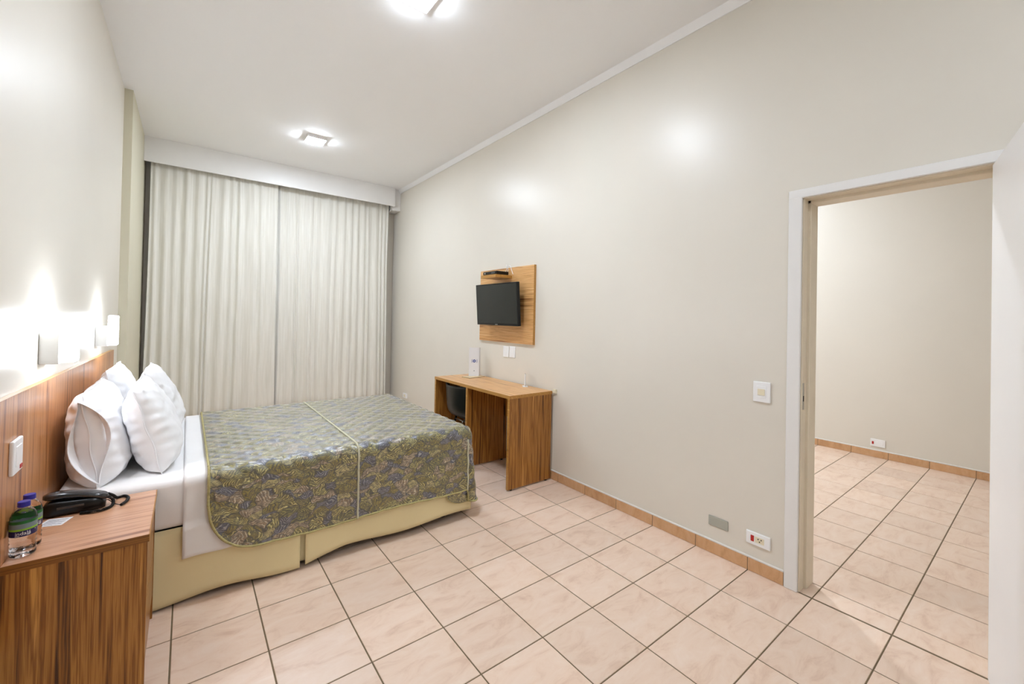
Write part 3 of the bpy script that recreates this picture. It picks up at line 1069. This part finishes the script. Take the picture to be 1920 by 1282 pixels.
pillow(-0.312, 1.45, 0.852, 0.15, 0.70, 0.48, 0.195, 2, 'white pillow leaning on the headboard on the curtain side')
pillow(-0.116, 0.715, 0.850, 0.27, 0.68, 0.46, 0.195, 3, 'white pillow propped in front on the nightstand side of the bed')
pillow(-0.114, 1.47, 0.850, 0.27, 0.68, 0.46, 0.195, 4, 'white pillow propped in front on the curtain side of the bed')

# ------------------------------------------------------------------ nightstand
ns = thing('nightstand', (-0.25, 0.0, 0), 'striped wood nightstand beside the bed', 'nightstand')
NX0, NX1, NY0, NY1, NZ = -0.437, -0.070, -0.275, 0.250, 0.600
box('top', NX0, NX1, NY0, NY1, NZ - 0.028, NZ, 'woodX', ns, bev=0.0015)
box('top_edge', NX0, NX1, NY0 - 0.0015, NY0, NZ - 0.028, NZ - 0.0005, 'woodedge_dark', ns)
box('front_edge', NX1, NX1 + 0.0015, NY0, NY1, NZ - 0.028, NZ, 'woodedge', ns)
box('side_panel', NX0, NX1 - 0.004, NY0 + 0.003, NY0 + 0.025, 0.0, NZ - 0.028, 'woodZ', ns)
box('side_panel', NX0, NX1 - 0.004, NY1 - 0.025, NY1 - 0.003, 0.0, NZ - 0.028, 'woodZ', ns)
box('back_panel', NX0, NX0 + 0.015, NY0 + 0.025, NY1 - 0.025, 0.05, NZ - 0.028, 'woodZ', ns)
for z0, z1 in ((0.33, 0.535), (0.115, 0.322)):
    box('drawer_front', NX1 - 0.024, NX1 - 0.006, NY0 + 0.028, NY1 - 0.028, z0, z1, 'woodZ', ns, bev=0.001)
box('plinth', NX1 - 0.03, NX1 - 0.012, NY0 + 0.026, NY1 - 0.026, 0.0, 0.105, 'woodZ', ns)

# telephone
ph = thing('telephone', (-0.335, 0.155, NZ), 'black desk telephone with coiled cord on the nightstand', 'telephone')
def loft(secs, n=24, bm=None):
    """secs: list of (x, yc, zc, half width y, half height z, power)"""
    bm = bm or bmesh.new()
    rings = []
    for x, yc, zc, hw, hh, p in secs:
        ring = []
        for k in range(n):
            a = 2 * PI * k / n
            ca, sa = math.cos(a), math.sin(a)
            ring.append(bm.verts.new((x, yc + hw * math.copysign(abs(ca) ** (2 / p), ca), zc + hh * math.copysign(abs(sa) ** (2 / p), sa))))
        rings.append(ring)
    for a, b_ in zip(rings, rings[1:]):
        for k in range(n):
            bm.faces.new((a[k], a[(k + 1) % n], b_[(k + 1) % n], b_[k]))
    bm.faces.new(rings[0][::-1])
    bm.faces.new(rings[-1])
    bmesh.ops.recalc_face_normals(bm, faces=bm.faces)
    return bm
PX0, PX1, PY = -0.425, -0.235, 0.158
secs = []
for k in range(15):
    s = k / 14
    x = PX0 + (PX1 - PX0) * s
    e = 1 - 0.55 * (abs(2 * s - 1) ** 8)
    hh = (0.033 - 0.008 * s) * e
    secs.append((x, PY, NZ + 0.0005 + hh, 0.045 * e, hh, 5.0))
from_bm('base', loft(secs), 'black', ph, True)
secs = []
for k in range(19):
    s = k / 18
    x = PX0 + 0.006 + (PX1 - PX0 + 0.004) * s
    e = 1 - 0.6 * (abs(2 * s - 1) ** 9)
    zc = NZ + 0.074 + 0.016 * math.sin(s * PI * 0.9 + 0.25) - 0.034 * s
    secs.append((x, PY - 0.002, zc, 0.030 * e, 0.0125 * e + 0.004 * (abs(2 * s - 1) ** 2), 3.0))
hs = from_bm('handset', loft(secs), 'phone_handset', ph, True)
box('label_window', PX0 + 0.05, PX0 + 0.13, PY - 0.0462, PY - 0.044, NZ + 0.030, NZ + 0.040, 'phone_handset', ph, bev=0.001)
box('foot', PX0 + 0.02, PX0 + 0.04, PY - 0.03, PY + 0.03, NZ, NZ + 0.004, 'black_matt', ph)
box('foot', PX1 - 0.04, PX1 - 0.02, PY - 0.03, PY + 0.03, NZ, NZ + 0.004, 'black_matt', ph)
def spline(ctrl, n):
    pts = [Vector(c) for c in ctrl]
    pts = [pts[0] * 2 - pts[1]] + pts + [pts[-1] * 2 - pts[-2]]
    out = []
    for i in range(1, len(pts) - 2):
        for k in range(n):
            t_ = k / n
            a, b_, c, d_ = pts[i - 1], pts[i], pts[i + 1], pts[i + 2]
            out.append(0.5 * ((2 * b_) + (c - a) * t_ + (2 * a - 5 * b_ + 4 * c - d_) * t_ ** 2 + (3 * b_ - a - 3 * c + d_) * t_ ** 3))
    out.append(pts[-2])
    return out
cz = NZ + 0.0068
ctrl = [(-0.228, 0.160, NZ + 0.048), (-0.216, 0.185, NZ + 0.03), (-0.205, 0.215, cz), (-0.182, 0.220, cz), (-0.166, 0.190, cz), (-0.167, 0.145, cz), (-0.182, 0.105, cz)]
def coil(ctrl, pitch=0.0042, rad=0.0048, wire=0.0017):
    path = spline(ctrl, 24)
    L_ = [0]
    for a, b_ in zip(path, path[1:]):
        L_.append(L_[-1] + (b_ - a).length)
    tot = L_[-1]
    steps = int(tot / pitch * 9)
    pts = []
    k = 0
    for i in range(steps + 1):
        s = tot * i / steps
        while k < len(L_) - 2 and L_[k + 1] < s:
            k += 1
        f = (s - L_[k]) / max(1e-9, L_[k + 1] - L_[k])
        p = path[k].lerp(path[k + 1], f)
        t_ = (path[k + 1] - path[k]).normalized()
        sx = t_.cross(Vector((0, 0, 1)))
        sx = sx.normalized() if sx.length > 1e-4 else Vector((1, 0, 0))
        sz = sx.cross(t_)
        a = 2 * PI * s / pitch
        pts.append(p + (sx * math.cos(a) + sz * math.sin(a)) * rad)
    return tube_bm(bmesh.new(), pts, wire, 5)
bmc = coil(ctrl)
tube_bm(bmc, spline([(-0.182, 0.105, cz), (-0.205, 0.135, NZ + 0.008), (-0.228, 0.165, NZ + 0.02), (-0.238, 0.165, NZ + 0.02)], 8), 0.0018, 5)
from_bm('coiled_cord', bmc, 'black', ph, True)
bmc = coil([(-0.228, 0.150, NZ + 0.040), (-0.212, 0.150, NZ + 0.022), (-0.212, 0.118, cz), (-0.235, 0.088, cz), (-0.270, 0.085, cz), (-0.305, 0.098, cz)])
from_bm('coiled_cord', bmc, 'black', ph, True)

# note card
nc = thing('note_card', (-0.372, 0.06, NZ), 'small white printed card lying on the nightstand by the telephone', 'card')
from_bm('sheet', prism_bm([(-0.418, 0.040), (-0.345, 0.015), (-0.322, 0.085), (-0.395, 0.108)], NZ + 0.0002, NZ + 0.0016), 'paper', nc)
bm = bmesh.new()
for k in range(9):
    f = 0.1 + 0.09 * k
    a = Vector((-0.418, 0.040)).lerp(Vector((-0.395, 0.108)), f)
    b_ = Vector((-0.345, 0.015)).lerp(Vector((-0.322, 0.085)), f)
    p, q = a.lerp(b_, 0.1), a.lerp(b_, 0.9 if k % 3 else 0.6)
    n2 = Vector((-(q - p).y, (q - p).x)).normalized() * 0.0011
    prism_bm([(p.x - n2.x, p.y - n2.y), (q.x - n2.x, q.y - n2.y), (q.x + n2.x, q.y + n2.y), (p.x + n2.x, p.y + n2.y)], NZ + 0.0015, NZ + 0.0018, bm)
o = from_bm('printed_lines', bm, 'ink_grey', nc)
o['kind'] = 'stuff'

# water bottles
def wrap_text(body, size, radius, z0, ang0, font_extrude=0.0):
    cu = bpy.data.curves.new('lettering', 'FONT')
    cu.body = body
    cu.size = size
    cu.resolution_u = 3
    ob = bpy.data.objects.new('lettering_tmp', cu)
    C.objects.link(ob)
    dg = bpy.context.evaluated_depsgraph_get()
    me = bpy.data.meshes.new_from_object(ob.evaluated_get(dg))
    bpy.data.objects.remove(ob)
    bm = bmesh.new()
    bm.from_mesh(me)
    bpy.data.meshes.remove(me)
    xs = [v.co.x for v in bm.verts]
    mid = (min(xs) + max(xs)) / 2
    for v in bm.verts:
        a = ang0 + (v.co.x - mid) / radius
        v.co = Vector((radius * math.cos(a), radius * math.sin(a), z0 + v.co.y))
    return bm
def bottle(x, y, label, face):
    t = thing('water_bottle', (x, y, NZ), label, 'bottle', 'water bottles on the nightstand')
    R = 0.0325
    prof = [(0.0, 0.0035), (0.016, 0.0008), (0.026, 0.0006), (0.0315, 0.006), (0.0322, 0.018), (0.0305, 0.024), (0.0325, 0.031), (0.0305, 0.038),
            (0.0325, 0.046), (0.031, 0.054), (0.0325, 0.062), (0.0322, 0.07), (0.0322, 0.128), (0.0315, 0.136), (0.027, 0.150), (0.019, 0.161), (0.0135, 0.166), (0.0132, 0.172)]
    inner = [(max(0, r - 0.0012), z + 0.001) for r, z in prof][::-1]
    bmb = lathe_bm([(r, NZ + z) for r, z in prof], x, y, 36)
    from_bm('bottle_body', bmb, 'bottle', t, True)
    capp = [(0.0, 0.186), (0.0145, 0.186), (0.0155, 0.1845), (0.0158, 0.170), (0.0150, 0.1685), (0.0, 0.1685)]
    from_bm('cap', lathe_bm([(r, NZ + z) for r, z in capp], x, y, 30), 'cap', t)
    def band(nm, z0, z1, mat, rr=0.0329):
        return from_bm(nm, lathe_bm([(rr, NZ + z0), (rr, NZ + z1)], x, y, 40), mat, t, True)
    lab = band('label_navy_band', 0.074, 0.094, 'label_navy')
    band('label_lime_band', 0.094, 0.1005, 'label_lime')
    band('label_grey_band', 0.1005, 0.117, 'label_grey')
    band('label_green_band', 0.117, 0.127, 'label_green')
    for body, size, z0, da in (('indal\u00e1', 0.0165, 0.0800, 0.0),):
        bm = wrap_text(body, size, 0.0332, z0, face + da)
        bmesh.ops.translate(bm, vec=(x, y, NZ), verts=bm.verts)
        from_bm('lettering', bm, 'text_white', lab)
    for da, w2, z0 in ((-0.42, 0.16, 0.0766), (0.38, 0.12, 0.0775), (0.95, 0.05, 0.0895)):
        rr = 0.0332
        bm = grid_bm(lambda a, z: Vector((x + rr * math.cos(a), y + rr * math.sin(a), NZ + z)), lin(face + da - w2, face + da + w2, 6), [z0, z0 + 0.0016])
        from_bm('label_mark', bm, 'text_white', lab)
    return t
face = math.atan2(CAM.y + 0.2, CAM.x + 0.40)
bottle(-0.402, -0.205, 'small clear water bottle with blue cap and facing navy label', face)
bottle(-0.403, -0.132, 'small clear water bottle with blue cap standing behind the other bottle', face + 0.5)

# ------------------------------------------------------------------ desk
dk = thing('desk', (2.37, 1.09, 0), 'striped wood writing desk against the television wall', 'desk')
DX0, DX1, DYA, DYB, DZT = 2.135, 2.612, 0.415, 1.800, 0.800
box('top', DX0, DX1, DYA, DYB, DZT - 0.028, DZT, 'woodlight', dk, bev=0.001)
box('top_edge', DX0 - 0.0015, DX0, DYA, DYB, DZT - 0.028, DZT, 'woodedge', dk)
box('top_edge', DX0, DX1, DYA - 0.0015, DYA, DZT - 0.028, DZT, 'woodedge', dk)
for nm, y0, y1 in (('side_panel', DYA + 0.002, DYA + 0.030), ('divider', 1.105, 1.133), ('side_panel', DYB - 0.030, DYB - 0.002)):
    box(nm, DX0 + 0.002, DX1 - 0.004, y0, y1, 0.012, DZT - 0.028, 'woodZ', dk, bev=0.001)
    box(nm + '_edge', DX0 + 0.0005, DX0 + 0.002, y0, y1, 0.012, DZT - 0.028, 'woodedge', dk)
    for fx in (DX0 + 0.04, DX1 - 0.05):
        from_bm('glide', lathe_bm([(0, 0), (0.012, 0), (0.012, 0.0125), (0, 0.0125)], fx, (y0 + y1) / 2, 12), 'black_matt', dk)
box('back_rail', DX1 - 0.03, DX1 - 0.012, DYA + 0.03, DYB - 0.03, 0.45, DZT - 0.028, 'woodZ', dk)

# chair tucked into the far bay
ch = thing('shell_chair', (2.38, 1.45, 0), 'black plastic shell chair tucked under the desk', 'chair')
CX, CY = 2.378, 1.472
def chair_top(a):
    # a = 0 at the back (towards -x); low at the front
    k = smooth((abs(a) - 0.75) / 1.3)
    return 0.752 * (1 - k) + 0.45 * k - 0.012 * math.cos(a * 2) * (1 - k)
def shell_fn(a, t_):
    r_x, r_y = 0.228, 0.276
    zt = chair_top(a)
    prof = [(0.0, 0.43), (0.5, 0.425), (0.78, 0.44), (0.90, 0.475), (0.955, 0.53)]
    if t_ <= 0.5:
        q = t_ / 0.5 * (len(prof) - 1)
        i = min(int(q), len(prof) - 2)
        f = q - i
        rr = prof[i][0] * (1 - f) + prof[i + 1][0] * f
        z = min(prof[i][1] * (1 - f) + prof[i + 1][1] * f, max(zt, 0.43))
    else:
        f = (t_ - 0.5) / 0.5
        rr = 0.955 + 0.06 * f
        z = 0.53 + (zt - 0.53) * f if zt > 0.53 else min(0.53, zt) 
    return Vector((CX - r_x * rr * math.cos(a), CY + r_y * rr * math.sin(a), z))
bm = grid_bm(shell_fn, lin(-PI, PI, 73), lin(0, 1, 21))
bmesh.ops.remove_doubles(bm, verts=bm.verts, dist=0.0006)
bmesh.ops.recalc_face_normals(bm, faces=bm.faces)
sh = from_bm('shell', bm, 'chair_shell', ch, True)
md = sh.modifiers.new('thickness', 'SOLIDIFY')
md.thickness = 0.006
rim = [shell_fn(a, 1) for a in lin(-1.9, 1.9, 40)]
tube('rim', rim, 0.005, 'chair_shell', sh, 6)
for sx in (-1, 1):
    for sy in (-1, 1):
        tube('leg', [(CX + sx * 0.09, CY + sy * 0.10, 0.412), (CX + sx * 0.17, CY + sy * 0.19, 0.012), (CX + sx * 0.172, CY + sy * 0.192, 0.0)], [0.011, 0.009, 0.009], 'black', ch)
for sx in (-1, 1):
    tube('crossbar', [(CX + sx * 0.10, CY - 0.115, 0.37), (CX + sx * 0.10, CY + 0.115, 0.37)], 0.006, 'steel', ch)
box('seat_mount', CX - 0.11, CX + 0.11, CY - 0.12, CY + 0.12, 0.40, 0.424, 'black_matt', ch, bev=0.004)
tube('adjuster', [(CX - 0.12, CY - 0.12, 0.395), (CX - 0.17, CY - 0.16, 0.39)], 0.008, 'steel', ch)

# items on the desk
fo = thing('folder', (2.48, 1.57, DZT), 'flat cream folder lying on the desk under the standing card', 'folder')
fp = [(2.355, 1.60), (2.375, 1.465), (2.585, 1.50), (2.565, 1.66)]
from_bm('cover', prism_bm(fp, DZT + 0.0035, DZT + 0.006), 'kraft', fo)
from_bm('back_cover', prism_bm(fp, DZT + 0.0002, DZT + 0.0035), 'kraft_dark', fo)

A, B = Vector((2.440, 1.600)), Vector((2.535, 1.545))
Cc = Vector((2.585, 1.60))
Z0, Z1 = DZT + 0.0062, DZT + 0.318
tc_ = thing('standing_card', (2.50, 1.57, DZT), 'tall white folded card with blue flower emblem standing on the desk', 'card')
nA = Vector(((B - A).y, -(B - A).x)).normalized()
if nA.y > 0:
    nA = -nA
def slab(p, q, n, th, z0, z1):
    return prism_bm([(p.x, p.y), (q.x, q.y), (q.x - n.x * th, q.y - n.y * th), (p.x - n.x * th, p.y - n.y * th)], z0, z1)
from_bm('front_leaf', slab(A, B, nA, 0.0015, Z0, Z1), 'paper', tc_)
nB = Vector(((Cc - B).y, -(Cc - B).x)).normalized()
from_bm('side_leaf', slab(B, Cc, nB, 0.0015, Z0, Z1 - 0.004), 'paper', tc_)
dirA = (B - A).normalized()
def on_card(s, z, off=0.0006):
    p = A + dirA * s + nA * off
    return Vector((p.x, p.y, z))
def card_disc(cs, cz_, r, n=14, bm=None):
    bm = bm or bmesh.new()
    bm.faces.new([bm.verts.new(on_card(cs + r * math.cos(2 * PI * k / n), cz_ + r * math.sin(2 * PI * k / n))) for k in range(n)])
    return bm
wA = (B - A).length
cs, cz2 = wA * 0.53, Z0 + 0.165
bm = bmesh.new()
for k in range(6):
    a = 2 * PI * k / 6 + 0.3
    card_disc(cs + 0.0115 * math.cos(a), cz2 + 0.0115 * math.sin(a), 0.0068, 10, bm)
from_bm('flower_emblem', bm, 'ink_blue', tc_)
for s in (-1, 1):
    bm = bmesh.new()
    pts = [(cs + s * (0.024 + 0.004 * math.cos(a)), cz2 + 0.021 * math.sin(a)) for a in lin(-1.1, 1.1, 9)]
    for (a, b2), (c, d2) in zip(pts, pts[1:]):
        bm.faces.new([bm.verts.new(on_card(a, b2)), bm.verts.new(on_card(a + 0.004, b2)), bm.verts.new(on_card(c + 0.004, d2)), bm.verts.new(on_card(c, d2))])
    from_bm('bracket_mark', bm, 'ink_blue', tc_)
from_bm('small_mark', card_disc(cs, Z0 + 0.058, 0.005), 'ink_grey', tc_)

ac = thing('acrylic_stand', (2.565, 0.74, DZT), 'small clear acrylic stand near the desk edge by the wall', 'stand')
dd = Vector((2.54 * math.cos(0.1) - 3.2 * math.sin(0.1), 2.54 * math.sin(0.1) + 3.2 * math.cos(0.1))).normalized()
dn = Vector((dd.y, -dd.x))
q0 = Vector((2.55, 0.735))
def quad2(c, hl, hw):
    return [(c.x + dd.x * a + dn.x * b2, c.y + dd.y * a + dn.y * b2) for a, b2 in ((-hl, -hw), (hl, -hw), (hl, hw), (-hl, hw))]
from_bm('base', prism_bm(quad2(q0, 0.038, 0.024), DZT + 0.0003, DZT + 0.006), 'plastic', ac)
from_bm('upright', prism_bm(quad2(q0 - dn * 0.001, 0.036, 0.0022), DZT + 0.006, DZT + 0.125), 'acrylic', ac)
from_bm('insert', prism_bm(quad2(q0 - dn * 0.003, 0.034, 0.0006), DZT + 0.008, DZT + 0.12), 'paper', ac)

# ------------------------------------------------------------------ television panel
tp = thing('tv_panel', (XR, 1.18, 1.59), 'striped wood wall panel with small shelf behind the television', 'wall panel')
box('panel', XR - 0.025, XR, 0.702, 1.662, 1.198, 1.972, 'woodlight', tp, bev=0.001)
box('panel_edge', XR - 0.0245, XR, 0.7005, 0.702, 1.198, 1.972, 'woodedge', tp)
sf = box('shelf', 2.405, XR - 0.025, 1.06, 1.335, 1.858, 1.888, 'woodlight', tp, bev=0.001)
box('shelf_edge', 2.4035, 2.405, 1.06, 1.335, 1.858, 1.888, 'woodedge', tp)
box('shelf_edge', 2.405, XR - 0.025, 1.0585, 1.06, 1.858, 1.888, 'woodedge', tp)

stb = thing('set_top_box', (2.49, 1.2, 1.888), 'black set-top box on the small shelf above the television', 'set-top box')
box('case', 2.425, 2.575, 1.075, 1.325, 1.892, 1.925, 'black', stb, bev=0.004)
box('display', 2.4238, 2.4252, 1.10, 1.17, 1.901, 1.915, 'phone_handset', stb)
for yy in (1.09, 1.31):
    for xx in (2.44, 2.56):
        box('foot', xx - 0.008, xx + 0.008, yy - 0.008, yy + 0.008, 1.888, 1.893, 'black_matt', stb)
box('button', 2.4236, 2.4252, 1.28, 1.30, 1.901, 1.915, 'steel', stb)
tube('cable', spline([(2.575, 1.16, 1.905), (2.60, 1.16, 1.94), (2.598, 1.13, 1.985), (2.602, 1.09, 1.99), (2.602, 1.06, 1.94), (2.603, 1.04, 1.90)], 8), 0.003, 'plastic', stb, 6)
tube('cable', spline([(2.575, 1.12, 1.905), (2.598, 1.12, 1.95), (2.60, 1.15, 2.0), (2.62, 1.18, 2.01)], 8), 0.0025, 'plastic', stb, 6)

tv = thing('television', (2.5, 1.17, 1.59), 'black flat television with dark screen mounted on the wood panel', 'television')
tilt = 0.07
def tvp(lx, ly, lz):
    """local: lx towards the room, ly along wall, lz up"""
    c, s = math.cos(tilt), math.sin(tilt)
    return Vector((2.505 - (lx * c + lz * s), 1.165 + ly, 1.590 + lz * c - lx * s))
def tvbox(name, x0, x1, y0, y1, z0, z1, mat, bev=0.0, par=None):
    bm = bmesh.new()
    add_box(bm, x0, x1, y0, y1, z0, z1, bev, 2)
    for v in bm.verts:
        v.co = tvp(*v.co)
    bmesh.ops.recalc_face_normals(bm, faces=bm.faces)
    return from_bm(name, bm, mat, par or tv)
TWH, THH = 0.372, 0.215
bz = tvbox('bezel', -0.012, 0.022, -TWH, TWH, -THH, THH, 'black', 0.004)
tvbox('rear_shell', -0.05, -0.012, -TWH + 0.06, TWH - 0.06, -THH + 0.02, THH - 0.10, 'black_matt', 0.01)
tvbox('screen', 0.0215, 0.0228, -TWH + 0.012, TWH - 0.012, -THH + 0.022, THH - 0.012, 'screen')
tvbox('brand_mark', 0.0222, 0.0232, -0.022, 0.022, -THH + 0.006, -THH + 0.014, 'steel', 0.0, bz)
bm = bmesh.new()
add_box(bm, 2.54, XR - 0.025, 1.08, 1.25, 1.50, 1.68, 0.003)
from_bm('wall_bracket', bm, 'black_matt', tv)
